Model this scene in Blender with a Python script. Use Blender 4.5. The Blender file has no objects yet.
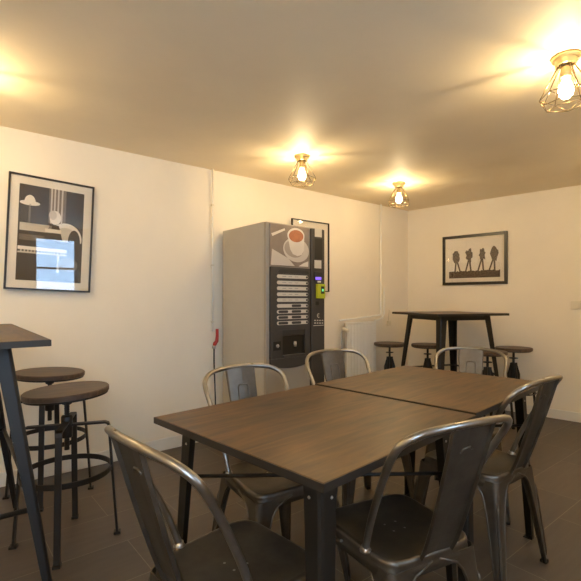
import bpy, math, random
from mathutils import Vector, Matrix
random.seed(7)
C = bpy.context.scene.collection
PI = math.pi

# ------------------------------------------------------------------ materials
def lin(c):
    return tuple((x/255/12.92 if x/255 <= .04045 else ((x/255+.055)/1.055)**2.4) for x in c)

def mat(name, col, rough=.5, metal=0, noise=0, nscale=20, stretch=(1, 1, 1), bump=0, rot=0, spec=.5, col2=None, rvar=0):
    m = bpy.data.materials.new(name); m.use_nodes = True
    nt = m.node_tree; b = nt.nodes['Principled BSDF']
    c = lin(col)
    b.inputs['Base Color'].default_value = (*c, 1)
    b.inputs['Roughness'].default_value = rough
    b.inputs['Metallic'].default_value = metal
    b.inputs['Specular IOR Level'].default_value = spec
    if noise or bump or col2 or rvar:
        tc = nt.nodes.new('ShaderNodeTexCoord'); mp = nt.nodes.new('ShaderNodeMapping')
        nz = nt.nodes.new('ShaderNodeTexNoise')
        mp.inputs['Scale'].default_value = stretch
        mp.inputs['Rotation'].default_value = (0, 0, rot)
        nz.inputs['Scale'].default_value = nscale; nz.inputs['Detail'].default_value = 6
        nz.inputs['Roughness'].default_value = .6
        nt.links.new(tc.outputs['Object'], mp.inputs['Vector'])
        nt.links.new(mp.outputs[0], nz.inputs['Vector'])
        if noise or col2:
            r = nt.nodes.new('ShaderNodeValToRGB')
            d = lin(col2) if col2 else tuple(x*(1-noise) for x in c)
            r.color_ramp.elements[0].position = .36; r.color_ramp.elements[1].position = .66
            r.color_ramp.elements[0].color = (*d, 1)
            r.color_ramp.elements[1].color = (*(c if col2 else tuple(min(1, x*(1+noise*.6)) for x in c)), 1)
            nt.links.new(nz.outputs['Fac'], r.inputs['Fac'])
            nt.links.new(r.outputs['Color'], b.inputs['Base Color'])
        if rvar:
            mr = nt.nodes.new('ShaderNodeMapRange')
            mr.inputs['To Min'].default_value = rough-rvar; mr.inputs['To Max'].default_value = rough+rvar
            nt.links.new(nz.outputs['Fac'], mr.inputs['Value']); nt.links.new(mr.outputs[0], b.inputs['Roughness'])
        if bump:
            bp = nt.nodes.new('ShaderNodeBump'); bp.inputs['Strength'].default_value = bump
            bp.inputs['Distance'].default_value = .002
            nt.links.new(nz.outputs['Fac'], bp.inputs['Height']); nt.links.new(bp.outputs[0], b.inputs['Normal'])
    return m

def emis(name, col, st):
    m = bpy.data.materials.new(name); m.use_nodes = True
    nt = m.node_tree; nt.nodes.clear()
    o = nt.nodes.new('ShaderNodeOutputMaterial'); e = nt.nodes.new('ShaderNodeEmission')
    e.inputs[0].default_value = (*col, 1); e.inputs[1].default_value = st
    nt.links.new(e.outputs[0], o.inputs[0]); return m

def clear_glass(name, tint=(1, 1, 1), refl=.08, rough=.02):
    m = bpy.data.materials.new(name); m.use_nodes = True
    nt = m.node_tree; nt.nodes.clear()
    o = nt.nodes.new('ShaderNodeOutputMaterial'); t = nt.nodes.new('ShaderNodeBsdfTransparent')
    g = nt.nodes.new('ShaderNodeBsdfGlossy'); mx = nt.nodes.new('ShaderNodeMixShader')
    # Schlick reflectance from the facing angle, the same on both faces of the pane
    ge = nt.nodes.new('ShaderNodeNewGeometry'); dt = nt.nodes.new('ShaderNodeVectorMath'); dt.operation = 'DOT_PRODUCT'
    nt.links.new(ge.outputs['Normal'], dt.inputs[0]); nt.links.new(ge.outputs['Incoming'], dt.inputs[1])
    ab = nt.nodes.new('ShaderNodeMath'); ab.operation = 'ABSOLUTE'; nt.links.new(dt.outputs['Value'], ab.inputs[0])
    om = nt.nodes.new('ShaderNodeMath'); om.operation = 'SUBTRACT'; om.inputs[0].default_value = 1; nt.links.new(ab.outputs[0], om.inputs[1])
    pw = nt.nodes.new('ShaderNodeMath'); pw.operation = 'POWER'; pw.inputs[1].default_value = 5; nt.links.new(om.outputs[0], pw.inputs[0])
    fr = nt.nodes.new('ShaderNodeMath'); fr.operation = 'MULTIPLY_ADD'; fr.inputs[1].default_value = .96; fr.inputs[2].default_value = .04
    nt.links.new(pw.outputs[0], fr.inputs[0])
    t.inputs[0].default_value = (*tint, 1); g.inputs['Roughness'].default_value = rough
    mul = nt.nodes.new('ShaderNodeMath'); mul.operation = 'MULTIPLY'; mul.inputs[1].default_value = refl/.04
    nt.links.new(fr.outputs[0], mul.inputs[0]); mul.use_clamp = True
    nt.links.new(mul.outputs[0], mx.inputs[0]); nt.links.new(t.outputs[0], mx.inputs[1]); nt.links.new(g.outputs[0], mx.inputs[2])
    nt.links.new(mx.outputs[0], o.inputs[0]); return m

def bulb_mat(name, col, st, op):
    m = bpy.data.materials.new(name); m.use_nodes = True
    nt = m.node_tree; nt.nodes.clear()
    o = nt.nodes.new('ShaderNodeOutputMaterial'); t = nt.nodes.new('ShaderNodeBsdfTransparent')
    e = nt.nodes.new('ShaderNodeEmission'); e.inputs[0].default_value = (*col, 1); e.inputs[1].default_value = st
    mx = nt.nodes.new('ShaderNodeMixShader'); mx.inputs[0].default_value = op
    nt.links.new(t.outputs[0], mx.inputs[1]); nt.links.new(e.outputs[0], mx.inputs[2]); nt.links.new(mx.outputs[0], o.inputs[0]); return m

def wood(name, dark, light, scale=1, rough=.45):
    m = bpy.data.materials.new(name); m.use_nodes = True
    nt = m.node_tree; b = nt.nodes['Principled BSDF']; L = nt.links.new
    tc = nt.nodes.new('ShaderNodeTexCoord'); mp = nt.nodes.new('ShaderNodeMapping')
    mp.inputs['Scale'].default_value = (1.6*scale, 14*scale, 6*scale)
    n1 = nt.nodes.new('ShaderNodeTexNoise'); n1.inputs['Scale'].default_value = 2.2; n1.inputs['Detail'].default_value = 8
    n1.inputs['Distortion'].default_value = .6; n1.inputs['Roughness'].default_value = .62
    n2 = nt.nodes.new('ShaderNodeTexNoise'); n2.inputs['Scale'].default_value = 2.5; n2.inputs['Detail'].default_value = 3
    L(tc.outputs['Object'], mp.inputs[0]); L(mp.outputs[0], n1.inputs['Vector']); L(tc.outputs['Object'], n2.inputs['Vector'])
    ad = nt.nodes.new('ShaderNodeMath'); ad.operation = 'ADD'; L(n1.outputs['Fac'], ad.inputs[0])
    ml = nt.nodes.new('ShaderNodeMath'); ml.operation = 'MULTIPLY'; ml.inputs[1].default_value = .6
    L(n2.outputs['Fac'], ml.inputs[0]); L(ml.outputs[0], ad.inputs[1])
    r = nt.nodes.new('ShaderNodeValToRGB')
    r.color_ramp.elements[0].position = .58; r.color_ramp.elements[1].position = 1.0
    r.color_ramp.elements[0].color = (*lin(dark), 1); r.color_ramp.elements[1].color = (*lin(light), 1)
    L(ad.outputs[0], r.inputs[0]); L(r.outputs[0], b.inputs['Base Color'])
    b.inputs['Roughness'].default_value = rough; b.inputs['Specular IOR Level'].default_value = .4
    bp = nt.nodes.new('ShaderNodeBump'); bp.inputs['Strength'].default_value = .25; bp.inputs['Distance'].default_value = .001
    L(n1.outputs['Fac'], bp.inputs['Height']); L(bp.outputs[0], b.inputs['Normal'])
    return m

def floor_mat():
    m = bpy.data.materials.new('floor tile'); m.use_nodes = True
    nt = m.node_tree; b = nt.nodes['Principled BSDF']; L = nt.links.new
    tc = nt.nodes.new('ShaderNodeTexCoord'); mp = nt.nodes.new('ShaderNodeMapping')
    mp.vector_type = 'TEXTURE'
    # tiles run along the left wall
    th = math.radians(39.3); w0 = 2.464; s0 = .431
    d = Vector((math.cos(th), math.sin(th))); n = Vector((-math.sin(th), math.cos(th)))
    o = d*s0+n*w0
    mp.inputs['Location'].default_value = (o.x, o.y, 0); mp.inputs['Rotation'].default_value = (0, 0, th)
    br = nt.nodes.new('ShaderNodeTexBrick')
    br.inputs['Scale'].default_value = 1; br.inputs['Brick Width'].default_value = .62; br.inputs['Row Height'].default_value = .31
    br.inputs['Mortar Size'].default_value = .0016; br.inputs['Mortar Smooth'].default_value = .1
    br.inputs['Color1'].default_value = (*lin((88, 77, 68)), 1); br.inputs['Color2'].default_value = (*lin((78, 69, 61)), 1)
    br.inputs['Mortar'].default_value = (*lin((122, 112, 98)), 1)
    L(tc.outputs['Object'], mp.inputs[0]); L(mp.outputs[0], br.inputs['Vector'])
    mp2 = nt.nodes.new('ShaderNodeMapping'); mp2.inputs['Scale'].default_value = (2, 12, 1)
    L(mp.outputs[0], mp2.inputs[0])
    nz = nt.nodes.new('ShaderNodeTexNoise'); nz.inputs['Scale'].default_value = 2.5; nz.inputs['Detail'].default_value = 6
    L(mp2.outputs[0], nz.inputs['Vector'])
    mr = nt.nodes.new('ShaderNodeMapRange'); mr.inputs['To Min'].default_value = .72; mr.inputs['To Max'].default_value = 1.25
    L(nz.outputs['Fac'], mr.inputs['Value'])
    mx = nt.nodes.new('ShaderNodeVectorMath'); mx.operation = 'SCALE'
    L(br.outputs['Color'], mx.inputs[0]); L(mr.outputs[0], mx.inputs['Scale']); L(mx.outputs[0], b.inputs['Base Color'])
    b.inputs['Roughness'].default_value = .42
    bp = nt.nodes.new('ShaderNodeBump'); bp.inputs['Strength'].default_value = .3; bp.inputs['Distance'].default_value = .001
    bp.invert = True
    L(br.outputs['Fac'], bp.inputs['Height']); L(bp.outputs[0], b.inputs['Normal'])
    return m

M = dict(
    wall=mat('wall paint', (236, 226, 207), .75, noise=.02, nscale=3, bump=.05),
    ceil=mat('ceiling paint', (244, 228, 198), .6, noise=.03, nscale=2.5, bump=.04),
    trim=mat('white trim paint', (226, 222, 212), .5),
    floor=floor_mat(),
    top=wood('stained table wood', (36, 25, 15), (106, 74, 40), 1, .38),
    seatw=wood('stool seat wood', (54, 40, 32), (96, 74, 56), 1.6, .45),
    steel=mat('brushed gunmetal', (108, 101, 92), .40, .85, noise=.25, nscale=9, rvar=.1),
    steel_tube=mat('brushed steel tube', (150, 145, 138), .3, .95, noise=.15, nscale=12, rvar=.08),
    black=mat('black powder coat', (24, 21, 18), .48, .1, noise=.15, nscale=14),
    darksteel=mat('dark steel frame', (42, 38, 35), .45, .4, noise=.2, nscale=16),
    edge=mat('dark steel edging', (46, 41, 36), .45, .2),
    rivet=mat('zinc rivet', (190, 186, 178), .3, 1),
    hole=mat('black hole', (8, 8, 8), .9),
    white=mat('white enamel', (236, 232, 222), .35),
    offwhite=mat('white plastic', (222, 212, 190), .45),
    red=mat('red rubber', (176, 44, 36), .5),
    cable=mat('black cable', (28, 26, 25), .6),
    frame=mat('black picture frame', (34, 28, 24), .35),
    mount=mat('cream picture mount', (226, 216, 198), .8),
    print_dark=mat('print dark tone', (58, 50, 44), .7, noise=.15, nscale=7),
    print_mid=mat('print mid tone', (118, 106, 94), .7, noise=.2, nscale=9),
    print_light=mat('print light tone', (200, 190, 174), .7, noise=.08, nscale=8),
    print_pale=mat('print pale tone', (226, 217, 202), .7, noise=.04, nscale=6),
    print_brown=mat('print brown ink', (62, 48, 38), .8, col2=(104, 86, 68), nscale=60),
    picglass=clear_glass('picture glass', refl=.05, rough=.01),
    winglass=clear_glass('window glass', refl=.04),
    bulbglass=bulb_mat('glowing bulb glass', (1, .82, .52), 14, .5),
    filament=emis('glowing filament', (1, .78, .45), 260),
    brass=mat('brushed bronze', (196, 174, 128), .4, .6),
    wire=mat('bronze wire', (116, 96, 66), .35, .9),
    mach=mat('grey machine sheet', (182, 175, 162), .5, 0, noise=.03, nscale=4),
    machdoor=mat('taupe door sheet', (160, 152, 140), .5),
    charcoal=mat('charcoal plastic', (62, 59, 57), .42, 0, noise=.06, nscale=30),
    charcoal2=mat('dark charcoal plastic', (46, 45, 46), .35),
    niche=mat('black niche plastic', (22, 22, 23), .3),
    label=mat('silver label', (214, 208, 196), .4, .1),
    chrome=mat('satin chrome', (190, 186, 180), .35, 1),
    yellow=mat('lime yellow plastic', (186, 190, 40), .45),
    purple=emis('violet display', (.22, .12, .8), .9),
    greenled=emis('green display', (.2, .8, .3), .6),
    photo_bg=mat('picture brown backdrop', (150, 134, 120), .35, col2=(126, 110, 98), nscale=3),
    photo_cup=mat('picture cup', (224, 214, 202), .3, noise=.05, nscale=6),
    photo_saucer=mat('picture saucer', (204, 193, 180), .3),
    photo_shade=mat('picture cup shade', (166, 151, 137), .3),
    coffee=mat('picture coffee', (192, 108, 62), .3, col2=(150, 82, 46), nscale=12),
)

# ------------------------------------------------------------------ mesh building
class MB:
    def __init__(s): s.v = []; s.f = []; s.m = []; s.s = []
    def add(s, vs, fs, mi=0, smooth=False):
        b = len(s.v); s.v += [tuple(v) for v in vs]
        for f in fs: s.f.append([b+i for i in f]); s.m.append(mi); s.s.append(smooth)
        return s
    def box(s, lo, hi, mi=0, mtx=None):
        x0, y0, z0 = lo; x1, y1, z1 = hi
        vs = [Vector(p) for p in ((x0,y0,z0),(x1,y0,z0),(x1,y1,z0),(x0,y1,z0),(x0,y0,z1),(x1,y0,z1),(x1,y1,z1),(x0,y1,z1))]
        if mtx: vs = [mtx @ v for v in vs]
        return s.add(vs, [(0,3,2,1),(4,5,6,7),(0,1,5,4),(1,2,6,5),(2,3,7,6),(3,0,4,7)], mi)
    def loft(s, rings, mi=0, smooth=True, cap=True, closed=True):
        n = len(rings[0]); vs = [p for r in rings for p in r]; fs = []
        for k in range(len(rings)-1):
            for i in range(n if closed else n-1):
                j = (i+1) % n
                fs.append((k*n+i, k*n+j, (k+1)*n+j, (k+1)*n+i))
        s.add(vs, fs, mi, smooth)
        if cap and closed:
            s.add(rings[0], [tuple(reversed(range(n)))], mi); s.add(rings[-1], [tuple(range(n))], mi)
        return s
    def tube(s, pts, r, n=10, mi=0, closed=False, cap=True, flat=None):
        pts = [Vector(p) for p in pts]; N = len(pts); rings = []
        up = None
        for i, p in enumerate(pts):
            if closed: t = pts[(i+1) % N]-pts[i-1]
            else: t = pts[min(i+1, N-1)]-pts[max(i-1, 0)]
            t.normalize()
            if up is None:
                up = Vector((0, 0, 1)) if abs(t.z) < .9 else Vector((1, 0, 0))
            a = (up-t*up.dot(t)).normalized(); b = t.cross(a); up = a
            rr = r[i] if isinstance(r, (list, tuple)) else r
            fa, fb = flat if flat else (1, 1)
            rings.append([p+a*math.cos(2*PI*k/n)*rr*fa+b*math.sin(2*PI*k/n)*rr*fb for k in range(n)])
        if closed:
            rings.append(rings[0]); s.loft(rings, mi, True, False)
        else: s.loft(rings, mi, True, cap)
        return s
    def lathe(s, prof, n=32, mi=0, c=(0, 0), smooth=True, z0=0):
        rings = [[(c[0]+r*math.cos(2*PI*k/n), c[1]+r*math.sin(2*PI*k/n), z+z0) for k in range(n)] for r, z in prof]
        return s.loft(rings, mi, smooth, True)
    def strap(s, pts, w, t, wdir, mi=0):      # flat bar along pts, wide along wdir
        pts = [Vector(p) for p in pts]; wd = Vector(wdir).normalized(); rings = []
        for i, p in enumerate(pts):
            d = (pts[min(i+1, len(pts)-1)]-pts[max(i-1, 0)]).normalized()
            nn = d.cross(wd).normalized()
            k = 1.0
            rings.append([p+wd*w/2+nn*t/2, p-wd*w/2+nn*t/2, p-wd*w/2-nn*t/2, p+wd*w/2-nn*t/2])
        return s.loft(rings, mi, False)
    def poly(s, pts, mi=0):
        return s.add(pts, [tuple(range(len(pts)))], mi)
    def prism(s, pts, y0, y1, mi=0):           # outline in (x,z), extruded in y
        n = len(pts)
        a = [(p[0], y0, p[1]) for p in pts]; b = [(p[0], y1, p[1]) for p in pts]
        s.add(a+b, [(i, (i+1) % n, n+(i+1) % n, n+i) for i in range(n)], mi)
        s.add(a, [tuple(reversed(range(n)))], mi); s.add(b, [tuple(range(n))], mi)
        return s
    def build(s, name, mats, parent=None, bevel=0, loc=None):
        me = bpy.data.meshes.new(name); me.from_pydata(s.v, [], s.f)
        if not isinstance(mats, (list, tuple)): mats = [mats]
        for m in mats: me.materials.append(M[m] if isinstance(m, str) else m)
        for p, mi, sm in zip(me.polygons, s.m, s.s): p.material_index = mi; p.use_smooth = sm
        import bmesh
        bm = bmesh.new(); bm.from_mesh(me); bmesh.ops.remove_doubles(bm, verts=bm.verts, dist=1e-6)
        bmesh.ops.recalc_face_normals(bm, faces=bm.faces); bm.to_mesh(me); bm.free()
        o = bpy.data.objects.new(name, me); C.objects.link(o)
        if parent: o.parent = parent
        if loc: o.location = loc
        if bevel:
            b = o.modifiers.new('bevel', 'BEVEL'); b.width = bevel; b.segments = 2; b.limit_method = 'ANGLE'; b.angle_limit = .6
        return o

def spline(pts, k=6, closed=False):
    P = [Vector(p) for p in pts]; out = []; n = len(P)
    for i in range(n if closed else n-1):
        if closed: a, b, c, d = P[i-1], P[i], P[(i+1) % n], P[(i+2) % n]
        else: a, b, c, d = P[max(i-1, 0)], P[i], P[i+1], P[min(i+2, n-1)]
        for j in range(k):
            t = j/k
            out.append(.5*((2*b)+(c-a)*t+(2*a-5*b+4*c-d)*t*t+(3*b-a-3*c+d)*t**3))
    if not closed: out.append(P[-1])
    return out

def tag(o, label=None, cat=None, group=None, kind=None):
    if label: o['label'] = label
    if cat: o['category'] = cat
    if group: o['group'] = group
    if kind: o['kind'] = kind
    return o
def thing(name, label, cat, loc=(0, 0, 0), rz=0, group=None):
    o = bpy.data.objects.new(name, None); C.objects.link(o); o.empty_display_size = .1
    o.location = loc; o.rotation_euler = (0, 0, rz)
    return tag(o, label, cat, group)
KIDS = {}
def copy_tree(o, parent=None):
    c = o.copy(); C.objects.link(c); c.parent = parent
    for ch in [x for x in list(C.objects) if x.parent == o and x != c]:
        copy_tree(ch, c)
    return c
def place(o, first, loc, rz, label):
    r = o if first else copy_tree(o)
    r.location = loc; r.rotation_euler = (0, 0, rz); r['label'] = label
    return r

# ------------------------------------------------------------------ room
H = 2.25
th = math.radians(39.315)
D = Vector((math.cos(th), math.sin(th), 0)); NL = Vector((math.sin(th), -math.cos(th), 0))   # left wall direction, inward normal
W0 = Vector((-1.8, 2.73, 0))
bd = Vector((.7295, -.684, 0)).normalized(); NB = Vector((-.684, -.7295, 0)).normalized()
P0 = Vector((1.44, 5.4, 0)); P1 = P0+bd*4.2; P2 = P0-D*7; P3 = P1-D*7
def LW(s, z, off=0): return W0+D*s+NL*off+Vector((0, 0, z))
def BW(t, z, off=0): return P0+bd*t+NB*off+Vector((0, 0, z))

def slab(a, b, nrm, z0, z1, t, mb=None, t0=0):
    mb = mb or MB()
    e = [a-nrm*t0, b-nrm*t0, b-nrm*t, a-nrm*t]
    vs = [Vector((p.x, p.y, z0)) for p in e]+[Vector((p.x, p.y, z1)) for p in e]
    return mb.add(vs, [(0,3,2,1),(4,5,6,7),(0,1,5,4),(1,2,6,5),(2,3,7,6),(3,0,4,7)])
def st(o): o['kind'] = 'structure'; return o
st(slab(P2-D*.1, P0+D*.1, NL, 0, H, .12).build('wall_left', 'wall'))
st(slab(P0, P1, NB, 0, H, .12).build('wall_back', 'wall'))
# right wall with the daylight window
wc = Vector((1.99, -.1, 0)); tt = (wc-P3).dot(D)
ww, wz0, wz1 = .62, 1.12, 2.12
a, b = P3+D*(tt-ww/2), P3+D*(tt+ww/2)
mb = MB(); NR = -NL
t2 = (Vector((.1, -1.1, 0))-P3).dot(D); a2, b2 = P3+D*(t2-.6), P3+D*(t2+.6)  # opening for the wider window, added to let in more daylight
slab(P3, a2, NR, 0, H, .14, mb); slab(a2, b2, NR, 0, .9, .14, mb); slab(a2, b2, NR, 2.08, H, .14, mb); slab(b2, a, NR, 0, H, .14, mb); slab(b, P1, NR, 0, H, .14, mb); slab(a, b, NR, 0, wz0, .14, mb); slab(a, b, NR, wz1, H, .14, mb)
st(mb.build('wall_right', 'wall'))
st(slab(P2, P3, bd*-1 if False else (P1-P0).normalized().cross(Vector((0,0,1))) , 0, H, -.12).build('wall_front', 'wall'))
quad = [P2, P3, P1, P0]
cen = sum(quad, Vector())/4
big = [cen+(p-cen)*1.04 for p in quad]
def flat(z0, z1):
    vs = [Vector((p.x, p.y, z0)) for p in big]+[Vector((p.x, p.y, z1)) for p in big]
    return MB().add(vs, [(0,3,2,1),(4,5,6,7),(0,1,5,4),(1,2,6,5),(2,3,7,6),(3,0,4,7)])
st(flat(-.1, 0).build('floor', 'floor')); st(flat(H, H+.1).build('ceiling', 'ceil'))
st(slab(P2, P0, NL, 0, .09, -.014).build('baseboard_left', 'trim', bevel=.003))
st(slab(P0, P1, NB, 0, .09, -.014).build('baseboard_back', 'trim', bevel=.003))
# windows: the narrow one, and a wider unseen one added for daylight fill
for nm, a_, W_, z0_, z1_ in (('window_1', a, ww, wz0, wz1), ('added_fill_window', a2, 1.2, .9, 2.08)):
    win = bpy.data.objects.new(nm, None); C.objects.link(win); st(win); mb = MB()
    for (u0, u1, z0, z1) in ((0, .05, z0_, z1_), (W_-.05, W_, z0_, z1_), (.05, W_-.05, z0_, z0_+.05), (.05, W_-.05, z1_-.05, z1_), (.05, W_-.05, 1.62, 1.65)):
        slab(a_+D*u0, a_+D*u1, NR, z0, z1, .09, mb, .04)
    mb.build('window_frame', 'trim', win)
    slab(a_+D*.04, a_+D*(W_-.04), NR, z0_+.04, z1_-.04, .068, None, .062).build('window_glass', 'winglass', win)

# ------------------------------------------------------------------ pictures
def basis(origin, right, normal, tilt=0):
    up = Vector((0, 0, 1))
    # local x = right, y = into wall, z = up
    m = Matrix((right, -normal, up)).transposed().to_4x4()
    m.translation = origin
    return m @ Matrix.Rotation(tilt, 4, 'Y')
def picture(name, label, w, h, mtx, fw, border, art):
    t = thing(name, label, 'picture', group='framed pictures on the walls'); t.matrix_world = mtx
    del t['group']
    mb = MB(); W, Hh = w/2, h/2
    out = [(-W, -Hh), (W, -Hh), (W, Hh), (-W, Hh)]; inn = [(-W+fw, -Hh+fw), (W-fw, -Hh+fw), (W-fw, Hh-fw), (-W+fw, Hh-fw)]
    vs = [(x, -.012, z) for x, z in out]+[(x, -.012, z) for x, z in inn]+[(x, .010, z) for x, z in out]+[(x, .010, z) for x, z in inn]
    fs = []
    for i in range(4):
        j = (i+1) % 4
        fs += [(i, j, 4+j, 4+i), (8+i, 12+i, 12+j, 8+j), (i, 8+i, 8+j, j), (4+i, 4+j, 12+j, 12+i)]
    mb.add(vs, fs); mb.build('frame', 'frame', t, bevel=.0012)
    MB().box((-W+fw*.6, .002, -Hh+fw*.6), (W-fw*.6, .008, Hh-fw*.6)).build('mount', 'mount', t)
    if art: art(t, W-fw-border, Hh-fw-border)
    MB().box((-W+fw*.8, -.0065, -Hh+fw*.8), (W-fw*.8, -.0045, Hh-fw*.8)).build('glass', 'picglass', t)
    return t
def ell(cx, cz, rx, rz, y, n=28, a0=0, a1=2*PI):
    return [(cx+rx*math.cos(a0+(a1-a0)*k/n), y, cz+rz*math.sin(a0+(a1-a0)*k/n)) for k in range(n+(0 if a1-a0 > 6.28 else 1))]
def art_interior(t, w, h):
    mb = MB()
    def R(x0, z0, x1, z1, mi, y): mb.poly([(x0*w, y, z0*h), (x1*w, y, z0*h), (x1*w, y, z1*h), (x0*w, y, z1*h)], mi)
    R(-1, -1, 1, 1, 0, .0015)
    R(-.12, .25, .42, 1, 1, .0010)                      # curtain
    for x in (-.06, .04, .15, .27): R(x, .25, x+.05, 1, 2, .0006)
    mb.poly(ell(-.68*w, .62*h, .3*w, .05*h, .0006), 3)  # lamp shade
    mb.poly(ell(-.68*w, .62*h, .17*w, .17*h, .0004, 16, 0, PI), 3)
    R(-.71, .2, -.65, .6, 1, .0006)
    # curved pale sofa back
    pts = ell(.45*w, -.05*h, .52*w, .34*h, .0006, 20, -.2, PI+.1)+list(reversed(ell(.45*w, -.08*h, .44*w, .27*h, .0006, 20, -.2, PI+.1)))
    mb.poly(pts, 3); mb.poly(ell(.45*w, -.08*h, .44*w, .27*h, .0006, 20, -.2, PI+.1), 2)
    mb.poly(ell(.72*w, -.12*h, .2*w, .28*h, .0003), 0)
    R(-.95, .04, .0, .2, 2, .0003)                      # cushion stack
    R(-.95, -.16, -.2, -.04, 1, .0003)
    mb.poly(ell(.1*w, .38*h, .18*w, .15*h, .0003), 3)   # bouquet of pale flowers
    mb.poly(ell(.02*w, .43*h, .12*w, .1*h, .0002), 2)
    mb.poly([(-.25*w, .0003, -.1*h), (.35*w, .0003, -.1*h), (.22*w, .0003, .22*h), (-.05*w, .0003, .22*h)], 0)
    R(-.2, .05, .3, .13, 3, .0001)
    R(-.98, -.36, .5, -.29, 3, .0001); R(-.98, -.43, .5, -.40, 2, .0001)   # low table edge
    for k in range(14): R(-.9+k*.1, -.40, -.86+k*.1, -.36, 2, .0001)
    mb.poly(ell(.55*w, -.62*h, .32*w, .16*h, .0001), 1)
    R(.2, -.8, .28, -.4, 2, .0001)
    mb.build('print', ['print_dark', 'print_mid', 'print_light', 'print_pale'], t)
def art_trees(t, w, h):
    mb = MB(); rnd = random.Random(3)
    mb.poly([(-w, .0015, -h), (w, .0015, -h), (w, .0015, h), (-w, .0015, h)], 0)
    # ragged ground band
    n = 40; topl = [(-.97*w+1.94*w*k/n, .0008, (-.62+.06*rnd.random())*h) for k in range(n+1)]
    mb.poly([(-.97*w, .0008, -.95*h)]+[(.97*w, .0008, -.95*h)]+list(reversed(topl)), 1)
    for cx, lean, s in ((-.62, -.06, .95), (-.2, .03, 1.05), (.27, .05, .9), (.68, .08, 1.1)):
        for dx in (-.1, .09):                             # trunks
            x0 = (cx+dx*1.1)*w; x1 = (cx+lean)*w
            mb.poly([(x0-.03*w, .0006, -.62*h), (x0+.03*w, .0006, -.62*h), (x1+.035*w, .0006, .1*h), (x1-.03*w, .0006, .1*h)], 1)
        pts = []
        for k in range(18):
            an = 2*PI*k/18; r = .7+.55*rnd.random()
            pts.append(((cx+lean)*w+r*.13*w*math.cos(an), .0003, .22*h*s+r*.34*h*math.sin(an)*s))
        mb.poly(pts, 1)
    mb.build('print', ['print_pale', 'print_brown'], t)
picture('framed_picture', 'tall framed monochrome picture of an interior hanging slightly crooked left of the machine', .505, .735,
        basis(LW(.281, 1.591, .011), D, NL, math.radians(2.3)), .011, .05, art_interior)
picture('framed_picture', 'framed picture with an empty cream face, partly hidden behind the drinks machine', .49, .70,
        basis(LW(2.578, 1.592, .011), D, NL), .010, .05, None)
picture('framed_picture', 'wide framed print of four dark shapes in a row above the far bar table', .70, .555,
        basis(BW(.80, 1.606, .011), bd, NB), .03, .035, art_trees)

# ------------------------------------------------------------------ caged ceiling lamps
LAMP = (1.0, .73, .37)
def make_lamp():
    t = thing('ceiling_lamp', 'x', 'lamp', group='caged bulb lamps on the ceiling')
    MB().lathe([(.0, 0), (.056, 0), (.058, -.006), (.056, -.016), (.044, -.018), (.043, -.036), (.030, -.040), (0, -.040)]).build('ceiling_rose', 'brass', t)
    MB().lathe([(0, -.038), (.019, -.040), (.021, -.05), (.021, -.088), (.018, -.094), (0, -.094)], 20).build('bulb_socket', 'brass', t)
    MB().lathe([(.006, -.092), (.013, -.096), (.016, -.108), (.024, -.124), (.030, -.142), (.031, -.156), (.026, -.174), (.014, -.186), (.002, -.190)], 24).build('bulb', 'bulbglass', t)
    mb = MB()
    for k in range(4):
        an = k*PI/2
        mb.tube([(.004*math.cos(an), .004*math.sin(an), -.1), (.010*math.cos(an), .010*math.sin(an), -.125), (.010*math.cos(an+.3), .010*math.sin(an+.3), -.165)], .0022, 6)
    mb.build('filament', 'filament', t)
    mb = MB(); n = 6; r = .0017
    ring = lambda rr, z, ph=0: [Vector((rr*math.cos(2*PI*(k+ph)/n+.4), rr*math.sin(2*PI*(k+ph)/n+.4), z)) for k in range(n)]
    topr = ring(.030, -.038); up = ring(.105, -.172); low = ring(.092, -.212, .5); bot = ring(.060, -.236)
    mb.tube(ring(.030, -.040), r, 6, closed=True)
    tang = lambda k: Vector((-math.sin(2*PI*k/n+.4), math.cos(2*PI*k/n+.4), 0))*.006
    for k in range(n):
        mb.tube([topr[k]+tang(k), up[k]], r, 6); mb.tube([topr[k]-tang(k), up[k]], r, 6)
        mb.tube([up[k], low[k]], r, 6); mb.tube([up[k], low[k-1]], r, 6)
        mb.tube([up[k], up[(k+1) % n]], r, 6)
        mb.tube([low[k], low[(k+1) % n]], r, 6)
    mb.build('wire_cage', 'wire', t)
    return t
def bulb_light(x, y, e):
    l = bpy.data.lights.new('bulb_light', 'POINT'); l.energy = e; l.color = LAMP; l.shadow_soft_size = .012
    o = bpy.data.objects.new('bulb_light', l); C.objects.link(o); o.location = (x, y, H-.145)
lp = make_lamp()
lamps = [(1.227, 1.96, 0, 'caged bulb ceiling lamp at the right, nearest and largest of the three'),
         (.087, 3.32, .5, 'caged bulb ceiling lamp in front of the left wall, above the drinks machine'),
         (1.01, 4.10, .9, 'caged bulb ceiling lamp nearest the far corner, smallest of the three'),
         ]
for i, (x, y, rz, lab) in enumerate(lamps):
    place(lp, i == 0, (x, y, H), rz, lab); bulb_light(x, y, (16, 11.5, 12)[i])
for i, (x, y, e) in enumerate(((-1.56, 2.02, 17), (2.6, 2.9, 18), (-.9, -.5, 38), (-2.2, .9, 20))):  # last two lamps are added out of view to brighten the near room
    place(lp, False, (x, y, H), i, ['caged bulb ceiling lamp beyond the left side of the view', 'caged bulb ceiling lamp beyond the right side of the view',
          'added fill lamp with a caged bulb on the ceiling, unseen behind the viewer', 'added fill lamp with a caged bulb on the ceiling, unseen at the near left corner'][i]); bulb_light(x, y, e)

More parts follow.
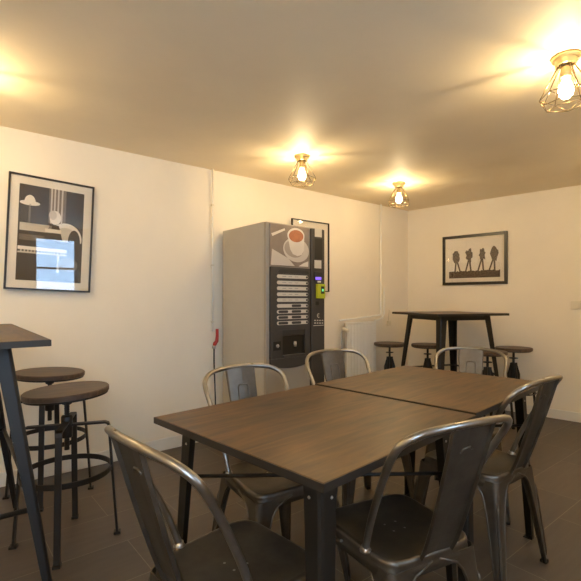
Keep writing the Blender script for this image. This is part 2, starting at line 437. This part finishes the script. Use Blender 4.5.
# ------------------------------------------------------------------ tables
def v_leg(mb, top, bot, sx, sy, w0, w1, z0, z1, t=.004, mi=0):
    """pressed V-section leg: outer corner runs top->bot, flanges go inward (-sx, -sy)"""
    rings = []
    for k in range(9):
        f = k/8; x = top[0]+(bot[0]-top[0])*f; y = top[1]+(bot[1]-top[1])*f; z = z0+(z1-z0)*f
        w = w0+(w1-w0)*f**.8; c = .012
        P = [(w, 0), (c, 0), (c*.3, c*.3), (0, c), (0, w), (t, w), (t, c+t*.6), (c*.3+t, c*.3+t), (c+t*.6, t), (w, t)]
        rings.append([(x-sx*a, y-sy*b, z) for a, b in P])
    mb.loft(rings, mi, False)
def make_table(name, label, cat, lx, ly, h, inset, splay, w0, w1, loc, rz, brace, edge='edge', group=None, wood_in=0):
    t = thing(name, label, cat, loc, rz, group)
    X, Y = lx/2, ly/2
    MB().box((-X+.002, -Y+.002, h-.0205), (X-.002, Y-.002, h)).build('tabletop', 'top', t, bevel=.002)
    mb = MB()
    for (x0, y0, x1, y1) in ((-X, -Y, X, -Y+.002), (-X, Y-.002, X, Y), (-X, -Y, -X+.002, Y), (X-.002, -Y, X, Y)):
        mb.box((x0, y0, h-.022), (x1, y1, h-.0012))
    mb.build('edge_band', edge, t)
    ix, iy = X-inset, Y-inset
    mb = MB(); d = .045
    for (x0, y0, x1, y1) in ((-ix, -iy, ix, -iy+.015), (-ix, iy-.015, ix, iy), (-ix, -iy, -ix+.015, iy), (ix-.015, -iy, ix, iy)):
        mb.box((x0, y0, h-.022-d), (x1, y1, h-.022))
    mb.build('apron', 'black', t)
    for sx in (-1, 1):
        for sy in (-1, 1):
            mb = MB()
            v_leg(mb, (sx*(ix+.006), sy*(iy+.006)), (sx*(ix+splay), sy*(iy+splay)), sx, sy, w0, w1, h-.022, .004)
            x, y = sx*(ix+splay), sy*(iy+splay)
            mb.box((min(x, x-sx*w1), min(y, y-sy*w1), 0), (max(x, x-sx*w1), max(y, y-sy*w1), .006))
            lg = mb.build('leg', 'black', t)
            for k, zz in enumerate((h-.055, h-.085) if h < .9 else ()):
                f = (h-zz)/h
                px = sx*(ix+.006+(splay-.006)*f); py = sy*(iy+.006+(splay-.006)*f)
                for dd in ((0, 1), (1, 0)):
                    ring = []
                    for yy, rr in ((0, .0045), (.0025, .0035), (.0035, .0001)):
                        if dd[0]: ring.append([(px-sx*(.040+rr*math.cos(a)), py+sy*yy, zz+rr*math.sin(a)) for a in [2*PI*i/10 for i in range(10)]])
                        else: ring.append([(px+sx*yy, py-sy*(.040+rr*math.cos(a)), zz+rr*math.sin(a)) for a in [2*PI*i/10 for i in range(10)]])
                    q = MB(); q.loft(ring); q.build('rivet', 'rivet', lg)
    zb = brace[1]; f = (h-zb)/h; bx, by = ix+splay*f-.008, iy+splay*f-.008
    if brace[0] == 'x':
        MB().tube([(-bx, -by, zb), (bx, by, zb)], .007, 8).build('cross_brace', 'black', t)
        MB().tube([(-bx, by, zb-.006), (-.02, .02, zb-.006), (.02, -.02, zb-.008), (bx, -by, zb-.006)], .007, 8).build('cross_brace', 'black', t)
    else:
        for p, q in (((-bx, -by), (bx, -by)), ((-bx, by), (bx, by)), ((-bx, -by), (-bx, by)), ((bx, -by), (bx, by))):
            MB().tube([(*p, zb), (*q, zb)], .009, 10).build('foot_rail', 'black', t)
    return t
def frm(N, u, v, lx, ly): return (N[0]+u[0]*lx/2+v[0]*ly/2, N[1]+u[1]*lx/2+v[1]*ly/2, 0)
TA = math.radians(44.75); N = (.0745, .983); U = (math.cos(TA), math.sin(TA)); V = (-U[1], U[0])
LX, LY = .832, .787
make_table('dining_table', 'square brown wood topped metal table nearest the viewer', 'table', LX, LY, .757, .075, .035, .062, .040,
           frm(N, U, V, LX, LY), TA, ('x', .555), group=None)
N2 = (N[0]+U[0]*(LX+.005), N[1]+U[1]*(LX+.005))
make_table('dining_table', 'square brown wood topped metal table pushed against the far side of the nearer one', 'table', LX, LY-.010, .7615, .075, .035, .062, .040,
           frm(N2, U, V, LX, LY), TA, ('x', .555))
# tall tables
n2 = (-.797, 1.467); ang = math.atan2(.791, -.612)
v2 = (math.cos(ang), math.sin(ang)); u2 = (-.791, -.612)
make_table('bar_table', 'tall dark topped bar table cut off by the left edge, beside the two stools', 'table', 1.2, .62, 1.035, .11, .145, .055, .025,
           (n2[0]+v2[0]*.6+u2[0]*.31, n2[1]+v2[1]*.6+u2[1]*.31, 0), ang, ('rail', .47))
make_table('bar_table', 'tall square bar table with splayed legs in the far corner', 'table', 
           .79, .79, 1.035, .12, .10, .072, .036,
           (1.575, 4.42, 0), math.radians(45-28), ('rail', .45))

# ------------------------------------------------------------------ metal chairs
def make_chair():
    t = thing('metal_chair', 'x', 'chair', group='gunmetal chairs around the dining tables')
    # seat
    def ring(s, z, e=.34, yo=0):
        out = []
        for k in range(48):
            a = 2*PI*k/48; c, sn = math.cos(a), math.sin(a)
            x = math.copysign(abs(c)**e, c); y = math.copysign(abs(sn)**e, sn)
            wx = .176+(.010 if True else 0)*y
            out.append((x*wx*s, y*.178*s+yo, z))
        return out
    mb = MB()
    rings = [ring(.02, .4435), ring(.3, .4435), ring(.6, .4445), ring(.82, .447), ring(.90, .4505), ring(.95, .4525), ring(.985, .4505), ring(1.0, .445), ring(1.004, .437),
             ring(1.0, .428), ring(1.012, .424), ring(1.015, .402), ring(1.0, .402), ring(.99, .425), ring(.3, .438), ring(.02, .438)]
    mb.loft(rings, 0, True)
    for hx, hy in ((-.022, .02), (.022, .02), (-.022, -.024), (.022, -.024)):
        mb.add([(hx+.004*math.cos(a), hy+.004*math.sin(a), .4441) for a in [2*PI*i/10 for i in range(10)]], [tuple(range(10))], 1)
    seat = mb.build('seat', ['steel', 'rivet'], t)
    # legs, with arched flanges
    for sx in (-1, 1):
        for sy in (-1, 1):
            mb = MB(); rings = []; ed1 = []; ed2 = []
            top = (sx*(.176+.010*sy), sy*.178)
            for k in range(17):
                f = k/16; z = .425*(1-f)+.004
                x = top[0]+sx*(.045*f); y = top[1]+sy*(.045*f)
                w = .026+.040*(1-f)**1.2+.085*math.exp(-f/.055)
                c = .022; tk = .003
                P = [(w, 0), (c, 0), (c*.62, c*.08), (c*.3, c*.3), (c*.08, c*.62), (0, c), (0, w),
                     (tk, w), (tk, c), (c*.08+tk, c*.62+tk*.7), (c*.3+tk, c*.3+tk), (c*.62+tk*.7, c*.08+tk), (c, tk), (w, tk)]
                rings.append([(x-sx*a, y-sy*b, z) for a, b in P])
                ed1.append((x-sx*w, y-sy*.002, z)); ed2.append((x-sx*.002, y-sy*w, z))
            mb.loft(rings, 0, False)
            for p in mb.s[:]: pass
            mb.tube(ed1, .0045, 8); mb.tube(ed2, .0045, 8)
            # pressed central ridge down the leg corner
            rid = []
            for k in range(3, 16):
                f = k/16; rid.append((top[0]+sx*(.045*f-.0045), top[1]+sy*(.045*f-.0045), .425*(1-f)+.004))
            mb.tube(rid, [.001]+[.006]*(len(rid)-2)+[.001], 8)
            lg = mb.build('leg', 'steel', t)
            x = top[0]+sx*.045; y = top[1]+sy*.045
            MB().box((min(x, x-sx*.028), min(y, y-sy*.028), 0), (max(x, x-sx*.028), max(y, y-sy*.028), .014)).build('foot_cap', 'black', lg, bevel=.003)
    # tubular back hoop
    hp = [(-.172, -.075, .448), (-.180, -.112, .55), (-.194, -.172, .67), (-.206, -.228, .765), (-.199, -.258, .808), (-.160, -.286, .836), (-.085, -.305, .848), (0, -.311, .851)]
    pts = hp+[(-x, y, z) for x, y, z in reversed(hp[:-1])]
    hoop = MB().tube(spline(pts, 6), .0105, 12).build('back_hoop', 'steel_tube', t)
    for sx in (-1, 1):
        MB().lathe([(.016, .447), (.017, .452), (.013, .458), (.012, .464)], 14, c=(sx*.172, -.077)).build('hoop_collar', 'rivet', hoop)
    # splat
    def sp(f):   # centre line of the splat
        return Vector((0, -.176-.130*f**.85, .448+.400*f))
    mb = MB(); rings = []
    for k in range(15):
        f = k/14; p = sp(f); w = .060+.016*f; q = sp(min(1, f+.01))-sp(max(0, f-.01)); q.normalize()
        nn = Vector((0, q.z, -q.y))*-1      # towards the back
        nn = Vector((0, -q.z, q.y))
        prof = [(-w, -.010), (-w, 0), (-w+.004, .004), (0, .006), (w-.004, .004), (w, 0), (w, -.010), (w-.003, -.010), (w-.0035, .0), (0, .003), (-w+.0035, 0), (-w+.003, -.010)]
        rings.append([p+Vector((a, 0, 0))-nn*b for a, b in prof])
    mb.loft(rings, 0, False)
    def on(x, f, o): 
        q = (sp(min(1, f+.01))-sp(max(0, f-.01))).normalized(); nn = Vector((0, -q.z, q.y))
        return sp(f)+Vector((x, 0, 0))-nn*o
    for o in (.006,):
        mb.tube([on(-.030, .12, o), on(-.028, .5, o), on(-.026, .78, o), on(-.020, .80, o), on(.020, .80, o), on(.026, .78, o), on(.028, .5, o), on(.030, .12, o)], .0040, 8)
    mb.tube([on(-.022, .80, .001), on(-.012, .825, .001), on(.012, .83, .001), on(.022, .81, .001)], .003, 8)
    mb.build('back_splat', 'steel', t)
    return t
chairs = [(-.149, 1.211, .766, 'gunmetal chair at the near left corner, back turned, seen with its seat from above'),
          (.332, 1.409, 2.05, 'gunmetal chair in the front right of centre, back turned, pushed under the nearest table'),
          (.845, 2.0, 2.24, 'gunmetal chair at the right standing side on, beside the far table'),
          (-.065, 1.834, -.97, 'gunmetal chair behind the nearest table, in front of the machine side and its cable'),
          (.385, 2.446, -1.144, 'gunmetal chair behind the tables, in front of the drinks machine and radiator'),
          (1.03, 2.575, -2.04, 'gunmetal chair at the head of the far table, in front of the far bar table')]
ch = make_chair()
for i, (x, y, a, lab) in enumerate(chairs):
    place(ch, i == 0, (x, y, 0), a-PI/2, lab)

# ------------------------------------------------------------------ stools
def make_stool():
    t = thing('bar_stool', 'x', 'stool', group='adjustable stools beside the left bar table')
    so = MB().lathe([(0, .008), (.186, .008), (.191, .012), (.191, .030), (.187, .034), (0, .035)], 56, smooth=False).build('seat', 'seatw', t, loc=(0, 0, .70))
    sp_ = MB().lathe([(0, -.002), (.120, -.002), (.185, .000), (.187, .009), (0, .009)], 48).build('seat_plate', 'darksteel', t, loc=(0, 0, .70))
    mb = MB(); pr = [(0, .44)]
    z = .44
    while z < .695:
        pr += [(.0125, z), (.0105, z+.004)]; z += .008
    pr.append((0, .70)); mb.lathe(pr, 16); mb.lathe([(.02, .66), (.024, .665), (.024, .698), (.02, .70)], 16)
    mb.build('screw_post', 'darksteel', t)
    MB().lathe([(.013, .50), (.024, .50), (.026, .505), (.026, .60), (.022, .606), (.013, .606)], 20).build('hub', 'darksteel', t)
    for k in range(4):
        a = k*PI/2; c, s = math.cos(a), math.sin(a)
        z = .575 if k % 2 else .560
        pts = [(.018*c, .018*s, z), (.172*c, .172*s, z), (.186*c, .186*s, z-.006), (.190*c, .190*s, z-.02), (.228*c, .228*s, .006)]
        lg = MB().strap(pts, .028, .011, (-s, c, 0)).build('leg', 'darksteel', t, bevel=.001)
        m = Matrix.Rotation(a, 4, 'Z')
        MB().box((.212, -.016, 0), (.244, .016, .012), mtx=m).build('foot_pad', 'black', lg)
    mb = MB(); r = .197
    pr = [(r, .325), (r+.006, .325), (r+.006, .350), (r, .350)]
    n = 48; rings = [[((p*1.0)*math.cos(2*PI*k/n), p*math.sin(2*PI*k/n), z) for p, z in pr] for k in range(n)]
    rings.append(rings[0]); mb.loft(rings, 0, False, False)
    mb.build('foot_ring', 'darksteel', t)
    return t
sl = make_stool()
def tilt_seat(root, rx, ry):
    for c in list(C.objects):
        if c.parent == root and c.name.startswith('seat'): c.rotation_euler = (rx, ry, 0)
s1 = place(sl, True, (-1.085, 2.135, 0), math.radians(17), 'round wooden topped stool standing nearest, beside the left bar table')
s2 = place(sl, False, (-1.45, 2.65, 0), math.radians(17), 'round wooden topped stool behind the nearer one, close to the left wall')
tilt_seat(s1, 0, math.radians(-3))
tilt_seat(s2, 0, math.radians(2.5))

def make_stool_low():
    t = thing('swivel_stool', 'x', 'stool', group='swivel stools around the corner bar table')
    MB().lathe([(0, .668), (.162, .668), (.167, .672), (.167, .692), (.163, .697), (0, .698)], 48, smooth=False).build('seat', 'seatw', t)
    MB().lathe([(0, .655), (.075, .655), (.075, .660), (.150, .661), (.158, .669), (0, .669)], 32).build('seat_plate', 'darksteel', t)
    mb = MB(); mb.lathe([(0, .42), (.011, .42), (.011, .658), (0, .658)], 14)
    mb.lathe([(.011, .588), (.040, .590), (.040, .597), (.011, .599)], 24)
    mb.build('screw_post', 'darksteel', t)
    mb = MB(); mb.lathe([(.012, .30), (.036, .30), (.036, .42), (.026, .50), (.022, .548), (.012, .550)], 20)
    for k in range(4):
        m = Matrix.Rotation(k*PI/2+PI/4, 4, 'Z')
        mb.add([m @ Vector(p) for p in ((.02, -.004, .30), (.060, -.004, .30), (.060, -.004, .44), (.034, -.004, .53), (.034, -.004, .548), (.02, -.004, .548),
                                        (.02, .004, .30), (.060, .004, .30), (.060, .004, .44), (.034, .004, .53), (.034, .004, .548), (.02, .004, .548))],
               [(0,1,2,3,4,5), (11,10,9,8,7,6)]+[(i, 6+i, 6+(i+1) % 6, (i+1) % 6) for i in range(6)])
    mb.build('column', 'black', t)
    for k in range(4):
        a = k*PI/2+PI/4; c, s = math.cos(a), math.sin(a)
        pts = spline([(.03*c, .03*s, .36), (.14*c, .14*s, .362), (.182*c, .182*s, .34), (.192*c, .192*s, .28), (.215*c, .215*s, .012)], 5)
        lg = MB().tube(pts, .011, 10).build('leg', 'black', t)
        MB().lathe([(0, 0), (.015, 0), (.015, .014), (0, .016)], 14, c=(.215*c, .215*s)).build('foot_pad', 'black', lg)
    MB().tube([(.192*math.cos(2*PI*k/40), .192*math.sin(2*PI*k/40), .27) for k in range(40)], .006, 8, closed=True).build('foot_ring', 'black', t)
    return t
sb = make_stool_low()
for i, (x, y, rz, lab) in enumerate([(1.072, 4.757, math.radians(-53), 'round topped swivel stool beside the radiator, leftmost of the four in the corner'),
        (1.44, 4.62, 1.085, 'round topped swivel stool under the corner bar table, second from the radiator'),
        (2.18, 4.30, math.radians(-47), 'round topped swivel stool under the framed print, nearest the back wall on the right'),
        (1.80, 4.02, .5, 'round topped swivel stool in front of the right leg of the corner bar table')]):
    place(sb, i == 0, (x, y, 0), rz, lab)

# ------------------------------------------------------------------ drinks machine
FLc = Vector((-.18, 3.23, 0)); MW, MD, MH = .578, .622, 1.743
vm = thing('vending_machine', 'tall grey and charcoal hot drinks vending machine against the left wall', 'vending machine', FLc, th)
def fr(px, py):      # photo point on the front plane -> local x, z
    a = (px-290.5)/440
    # FLc + x*D = (a,1)*Y
    det = D.x*1-D.y*a
    x = (a*FLc.y-FLc.x)/det
    Y = FLc.y+x*D.y
    return x, 1.17-(py-299)/440*Y
def Z(py, x): return 1.17-(py-299)/440*(FLc.y+x*D.y)
MB().box((0, .03, .07), (MW, MD, MH)).build('cabinet', 'mach', vm, bevel=.006)
MB().box((.03, .06, .012), (MW-.03, MD-.03, .07)).build('plinth', 'charcoal2', vm)
for x in (.05, MW-.09):
    for y in (.08, MD-.09): MB().box((x, y, 0), (x+.04, y+.04, .012)).build('foot', 'charcoal2', vm)
MB().box((0, 0, .075), (MW, .029, MH-.003)).build('door_panel', 'machdoor', vm, bevel=.004)
x0 = fr(269.3, 300)[0]; x1 = fr(308.3, 300)[0]; x2 = fr(309.6, 300)[0]; x3 = .572
zt = MH-.012; zp = fr(270, 266.6)[1]
# picture panel: coffee cup
pp = MB(); pp.box((x0, -.008, zp+.008), (x1, 0, zt)); pw = x1-x0; ph = zt-zp-.008
P = lambda fx, fz, y: (x0+fx*pw, y, zp+.008+fz*ph)
pic = pp.build('picture_panel', 'photo_bg', vm, bevel=.002)
q = MB()
def E(cx, cz, rx, rz, y, mi, a0=0, a1=2*PI, tilt=0):
    pts = []
    n = 30
    for k in range(n):
        a = a0+(a1-a0)*k/(n if a1-a0 > 6.2 else n-1); ex, ez = rx*math.cos(a), rz*math.sin(a)
        c, s = math.cos(tilt), math.sin(tilt)
        pts.append(P(cx+ex*c-ez*s, cz+ex*s+ez*c, y))
    q.poly(pts, mi)
E(.66, .42, .34, .30, -.0084, 1, tilt=-.25); E(.60, .44, .25, .21, -.0086, 2, tilt=-.25)
q.poly([P(.02, .02, -.0083), P(.62, .02, -.0083), P(.45, .2, -.0083), P(.05, .4, -.0083)], 1)
q.poly([P(.03, .76, -.0083), P(.36, .92, -.0083), P(.37, .87, -.0083), P(.06, .70, -.0083)], 0)
q.poly([P(.43, .76, -.0088), P(.87, .76, -.0088), P(.86, .42, -.0088), P(.80, .31, -.0088), P(.69, .27, -.0088), P(.57, .31, -.0088), P(.50, .42, -.0088)], 0)
E(.65, .77, .225, .19, -.0090, 0, tilt=.1); E(.655, .76, .19, .15, -.0092, 3, tilt=.1)
q.poly([P(.72, .02, -.0084), P(.98, .02, -.0084), P(.98, .16, -.0084), P(.84, .10, -.0084)], 0)
q.build('coffee_picture', ['photo_cup', 'photo_saucer', 'photo_shade', 'coffee'], pic)
# charcoal selection panel with rounded foot
zb = fr(290, 367)[1]
pts = [(x0, zp), (x0, zb+.035)]
for k in range(13):
    f = k/12; pts.append((x0+.006+(x1-x0-.012)*f, zb+.028-.030*math.sin(PI*f)**.6))
pts += [(x1, zb+.035), (x1, zp)]
# niche opening
nx0, nx1 = fr(281, 340)[0], fr(303.5, 340)[0]; nz1 = fr(290, 329.5)[1]; nz0 = fr(290, 357)[1]
mb = MB()
mb.box((x0, -.020, nz1), (x1, 0, zp)); mb.box((x0, -.020, nz0), (nx0, 0, nz1)); mb.box((nx1, -.020, nz0), (x1, 0, nz1))
low = [(x0, nz0)]+pts[1:-1]+[(x1, nz0)]
mb.prism(low, -.024, 0)
sel = mb.build('selection_panel', 'charcoal', vm, bevel=.0015)
mb = MB(); mb.box((nx0, -.003, nz0), (nx1, 0, nz1)); mb.build('dispensing_niche', 'niche', vm)
mb = MB(); mb.box((nx0+.002, -.016, nz1-.045), (nx1-.002, -.003, nz1)); mb.build('niche_hood', 'charcoal2', vm, bevel=.003)
mb = MB(); mb.box((nx0+.002, -.030, nz0), (nx1-.002, -.003, nz0+.022)); mb.build('drip_tray', 'charcoal', vm, bevel=.003)
mb = MB(); cx = (nx0+nx1)/2+.02; zc = fr(293, 344)[1]
mb.lathe([(0, -.02), (.010, -.02), (.012, 0), (.010, .02), (0, .02)], 14, c=(cx, -.008), z0=zc); mb.build('dispensing_spout', 'chrome', vm)
# hood rim above buttons
mb = MB(); bx0, bx1 = x0+.055, x1-.01
mb.prism([(bx0, zp-.045), (bx1, zp-.045), (bx1-.02, zp-.02), ((bx0+bx1)/2, zp-.012), (bx0+.02, zp-.02)], -.024, -.020)
mb.build('panel_rim', 'charcoal2', sel)
# selection buttons
rows = [277, 283, 288.6, 294.4, 300, 305.7, 311.4, 317, 322.5]
def pill(x0, x1, z, h, y0, y1, mb, mi=0, taper=.0):
    pts = []
    for k in range(9): a = PI/2+PI*k/8; pts.append((x0+h/2+h/2*math.cos(a), z+h/2*math.sin(a)))
    for k in range(9): a = -PI/2+PI*k/8; pts.append((x1-h/2+h/2*math.cos(a), z+h/2*math.sin(a)))
    mb.prism(pts, y0, y1, mi)
for k, yy in enumerate(rows):
    z = fr(293, yy)[1]
    mb = MB(); pill(bx0, bx1-.012, z, .027, -.0235, -.020, mb, 0)
    if k >= 5:
        if k > 5: pill(bx0+.012, bx0+.105, z, .020, -.0245, -.0232, mb, 1)
        pill(bx0+.140, bx0+.235, z, .020, -.0245, -.0232, mb, 1)
    for j in range(3): mb.box((bx0+.05+j*.06, -.0242, z-.001), (bx0+.085+j*.06, -.0234, z+.001), 1) if k < 5 else None
    mb.build('drink_label', ['label', 'charcoal'], sel)
    mb = MB(); m = Matrix.Translation((bx1-.026, -.0235, z)) @ Matrix.Rotation(PI/2, 4, 'X')
    rr = [[m @ Vector((r*math.cos(a), r*math.sin(a), zz)) for a in [2*PI*i/14 for i in range(14)]] for r, zz in ((.009, 0), (.009, .003), (.006, .004), (.0005, .004))]
    mb.loft(rr); mb.build('drink_button', 'charcoal2', sel)
# coin return
cx0, cx1 = fr(271.5, 345)[0], fr(279, 345)[0]; cz1 = fr(275, 341)[1]; cz0 = fr(275, 350.5)[1]
mb = MB(); mb.box((cx0, -.0255, cz0), (cx1, -.020, cz1)); cr = mb.build('coin_return', 'niche', vm, bevel=.002)
m = Matrix.Translation(((cx0+cx1)/2, -.025, (cz0+cz1)/2)) @ Matrix.Rotation(PI/2, 4, 'X')
mb = MB(); mb.loft([[m @ Vector((r*math.cos(a), r*math.sin(a), zz)) for a in [2*PI*i/16 for i in range(16)]] for r, zz in ((.012, 0), (.014, .006), (.010, .012), (.0005, .014))])
mb.build('return_knob', 'chrome', cr)
# right payment column
MB().box((x2, -.022, .14), (x3, 0, zt)).build('payment_column', 'charcoal', vm, bevel=.004)
def patch(name, px0, px1, py0, py1, m, y0=-.0235, y1=-.022, bev=0, par=None):
    xa = fr(px0-1.4, 300)[0]; xb = fr(px1-1.4, 300)[0]; xm = (xa+xb)/2
    return MB().box((xa, y0, Z(py1, xm)), (xb, y1, Z(py0, xm))).build(name, m, par or vm, bevel=bev)
patch('price_label', 314.3, 321.3, 229, 237.3, 'label')
patch('dark_window', 314.3, 321.8, 239, 259.5, 'niche', -.0240, -.022)
nl = patch('notice_label', 314.0, 320.8, 260.5, 268.5, 'label')
patch('reader_housing', 313.6, 321.5, 272.0, 283.5, 'charcoal2', -.032, -.022, .004)
patch('display', 314.2, 319.8, 277.2, 280.0, 'purple', -.0335, -.032)
patch('reader_label', 316.2, 319.5, 281.0, 282.6, 'label', -.0335, -.032)
yb = patch('card_reader', 315.2, 322.5, 284.2, 298.5, 'yellow', -.050, -.022, .004)
patch('reader_screen', 318.2, 321.4, 286.5, 293.8, 'niche', -.052, -.050, 0, yb)
patch('reader_light', 319.0, 320.6, 289, 291.5, 'greenled', -.0528, -.052, 0, yb)
patch('coin_slot', 315.0, 318.2, 301.5, 305.0, 'niche', -.0245, -.022)
# euro mark made of an arc and two bars
xe, ze = fr(316.6, 315.5); mb = MB()
arc = [(xe+.012*math.cos(a), -.0232, ze+.016*math.sin(a)) for a in [PI/4+1.5*PI*k/12 for k in range(13)]]
mb.tube(arc, .0022, 6)
for dz in (-.004, .004): mb.box((xe-.017, -.0238, ze+dz-.0012), (xe+.004, -.0222, ze+dz+.0012))
mb.build('euro_mark', 'label', vm)
for r in range(2):
    for c in range(4):
        xk = x2+.030+c*.027; zk = Z(320.3+r*2.6, xk)
        MB().box((xk, -.0245, zk-.005), (xk+.015, -.022, zk+.004)).build('keypad_key', 'label', vm)
MB().box((x2+.02, -.0235, Z(325.6, .5)), (x3-.01, -.022, Z(325.0, .5))).build('seam_line', 'label', vm)

# ------------------------------------------------------------------ wall pipe, cable, radiator, switch
s = 1.479
pp = thing('wall_pipe', 'thin white conduit running down the left wall beside the drinks machine', 'pipe')
MB().tube([LW(s, .90, .014), LW(s, H, .014)], .007, 10).build('pipe', 'white', pp)
for z in (.98, 1.45, 1.95):
    MB().box((-.012, -.0, -.006), (.012, .022, .006), mtx=Matrix.Translation(LW(s, z, .0)) @ Matrix.Rotation(th+PI, 4, 'Z')).build('pipe_clip', 'offwhite', pp)
pl = thing('plug', 'red angled plug hanging at the foot of the white conduit', 'plug')
m = Matrix.Translation(LW(s+.012, 0, .03)) @ Matrix.Rotation(th, 4, 'Z')
MB().tube([m @ Vector(p) for p in ((.022, 0, .92), (.022, 0, .86), (.018, 0, .82), (.0, 0, .80), (-.008, 0, .775))], [.012, .013, .015, .017, .012], 12).build('plug_body', 'red', pl)
MB().tube([m @ Vector(p) for p in ((-.008, 0, .785), (-.008, 0, .76))], .016, 12).build('plug_collar', 'rivet', pl)
cb = MB().tube(spline([m @ Vector(p) for p in ((-.008, 0, .762), (-.006, 0, .6), (.004, .0, .35), (.012, .005, .1), (.03, -.02, .012), (.10, -.04, .008))], 6), .006, 8).build('cable', 'cable')
tag(cb, 'black cable dropping from the red plug to the floor beside the machine', 'cable')

rad = thing('radiator', 'white panel radiator on the left wall near the corner', 'radiator')
R0 = Matrix.Translation(LW(3.03, 0, 0)) @ Matrix.Rotation(th, 4, 'Z')     # local x along wall, -y into room
mb = MB(); L = .46; zt_, zb_ = .905, .14
n = 20; prof = []
for k in range(n):
    xa = .0+L*k/n; w_ = L/n
    prof += [(xa, -.078), (xa+w_*.62, -.078), (xa+w_*.72, -.070), (xa+w_*.92, -.070)]
prof.append((L, -.078))
ring0 = [R0 @ Vector((x, y, zb_)) for x, y in prof]+[R0 @ Vector((L, -.045, zb_)), R0 @ Vector((0, -.045, zb_))]
ring1 = [v+Vector((0, 0, zt_-zb_)) for v in ring0]
mb.loft([ring0, ring1], 0, False); mb.build('radiator_panel', 'white', rad)
mb = MB(); mb.box((-.004, -.082, zt_), (L+.004, -.036, zt_+.018), mtx=R0); mb.build('top_grille', 'white', rad, bevel=.004)
for x in (.08, L-.12): MB().box((x, -.045, .25), (x+.04, 0, .80), mtx=R0).build('bracket', 'white', rad)
mb = MB(); mb.tube([R0 @ Vector(p) for p in ((-.055, -.05, .0), (-.055, -.05, .82), (-.045, -.05, .85), (.0, -.06, .86))], .009, 10); mb.build('feed_pipe', 'mach', rad)
mb = MB(); mb.tube([R0 @ Vector(p) for p in ((-.05, -.05, .865), (-.03, -.085, .845), (-.02, -.11, .835))], [.016, .023, .021], 14); mb.build('thermostat_valve', 'offwhite', rad)
rp = MB(); rp.tube([LW(2.97, .945, .02), LW(3.60, .985, .02), LW(3.635, .99, .02), LW(3.643, 1.02, .02), LW(3.643, H, .02)], .010, 10)
rp = rp.build('heating_pipe', 'white'); tag(rp, 'thin white pipe above the radiator rising to the ceiling by the corner', 'pipe')
rp2 = MB().tube([LW(3.50, .93, .05), LW(3.66, .955, .03), LW(3.70, 1.0, .02), LW(3.70, 1.3, .02)], .010, 10).build('return_pipe', 'white')
tag(rp2, 'short white pipe bending up from the radiator end beside the corner pipe', 'pipe')
jb = thing('junction_box', 'small white plastic box on the wall near the corner, left of the bar table top', 'box')
m = Matrix.Translation(LW(3.80, 0, 0)) @ Matrix.Rotation(th, 4, 'Z')
MB().box((-.03, -.03, .86), (.02, 0, .92), mtx=m).build('box_body', 'offwhite', jb, bevel=.004)
MB().tube([m @ Vector(p) for p in ((-.005, -.012, .92), (-.005, -.012, 1.0), (.02, -.008, 1.04))], .004, 8).build('box_lead', 'offwhite', jb)
sw = thing('wall_switch', 'beige plastic switch plate on the back wall at the right edge', 'switch')
xt = (Vector((2.69, 4.224, 0))-P0).dot(bd)
m = Matrix.Translation(BW(xt, 0, 0)) @ Matrix(((bd.x, -NB.x, 0, 0), (bd.y, -NB.y, 0, 0), (0, 0, 1, 0), (0, 0, 0, 1)))
MB().box((0, -.010, 1.068), (.16, 0, 1.150), mtx=m).build('switch_plate', 'offwhite', sw, bevel=.003)
for k in range(2): MB().box((.012+k*.072, -.016, 1.082), (.076+k*.072, -.010, 1.136), mtx=m).build('rocker', 'offwhite', sw, bevel=.002)

# ------------------------------------------------------------------ world, camera, view
w = bpy.data.worlds.new('world'); bpy.context.scene.world = w; w.use_nodes = True
bg = w.node_tree.nodes['Background']; bg.inputs[0].default_value = (.47, .70, 1.0, 1); bg.inputs[1].default_value = 6.5
cam = bpy.data.cameras.new('camera'); co = bpy.data.objects.new('camera', cam); C.objects.link(co)
co.location = (0, 0, 1.17); co.rotation_euler = (PI/2, 0, 0)
cam.sensor_width = 36; cam.lens = 440/581*36; cam.shift_y = 8.5/581; cam.clip_start = .02
sc = bpy.context.scene; sc.camera = co
sc.view_settings.view_transform = 'Standard'; sc.view_settings.look = 'None'
sc.view_settings.exposure = 1.0; sc.view_settings.gamma = 1
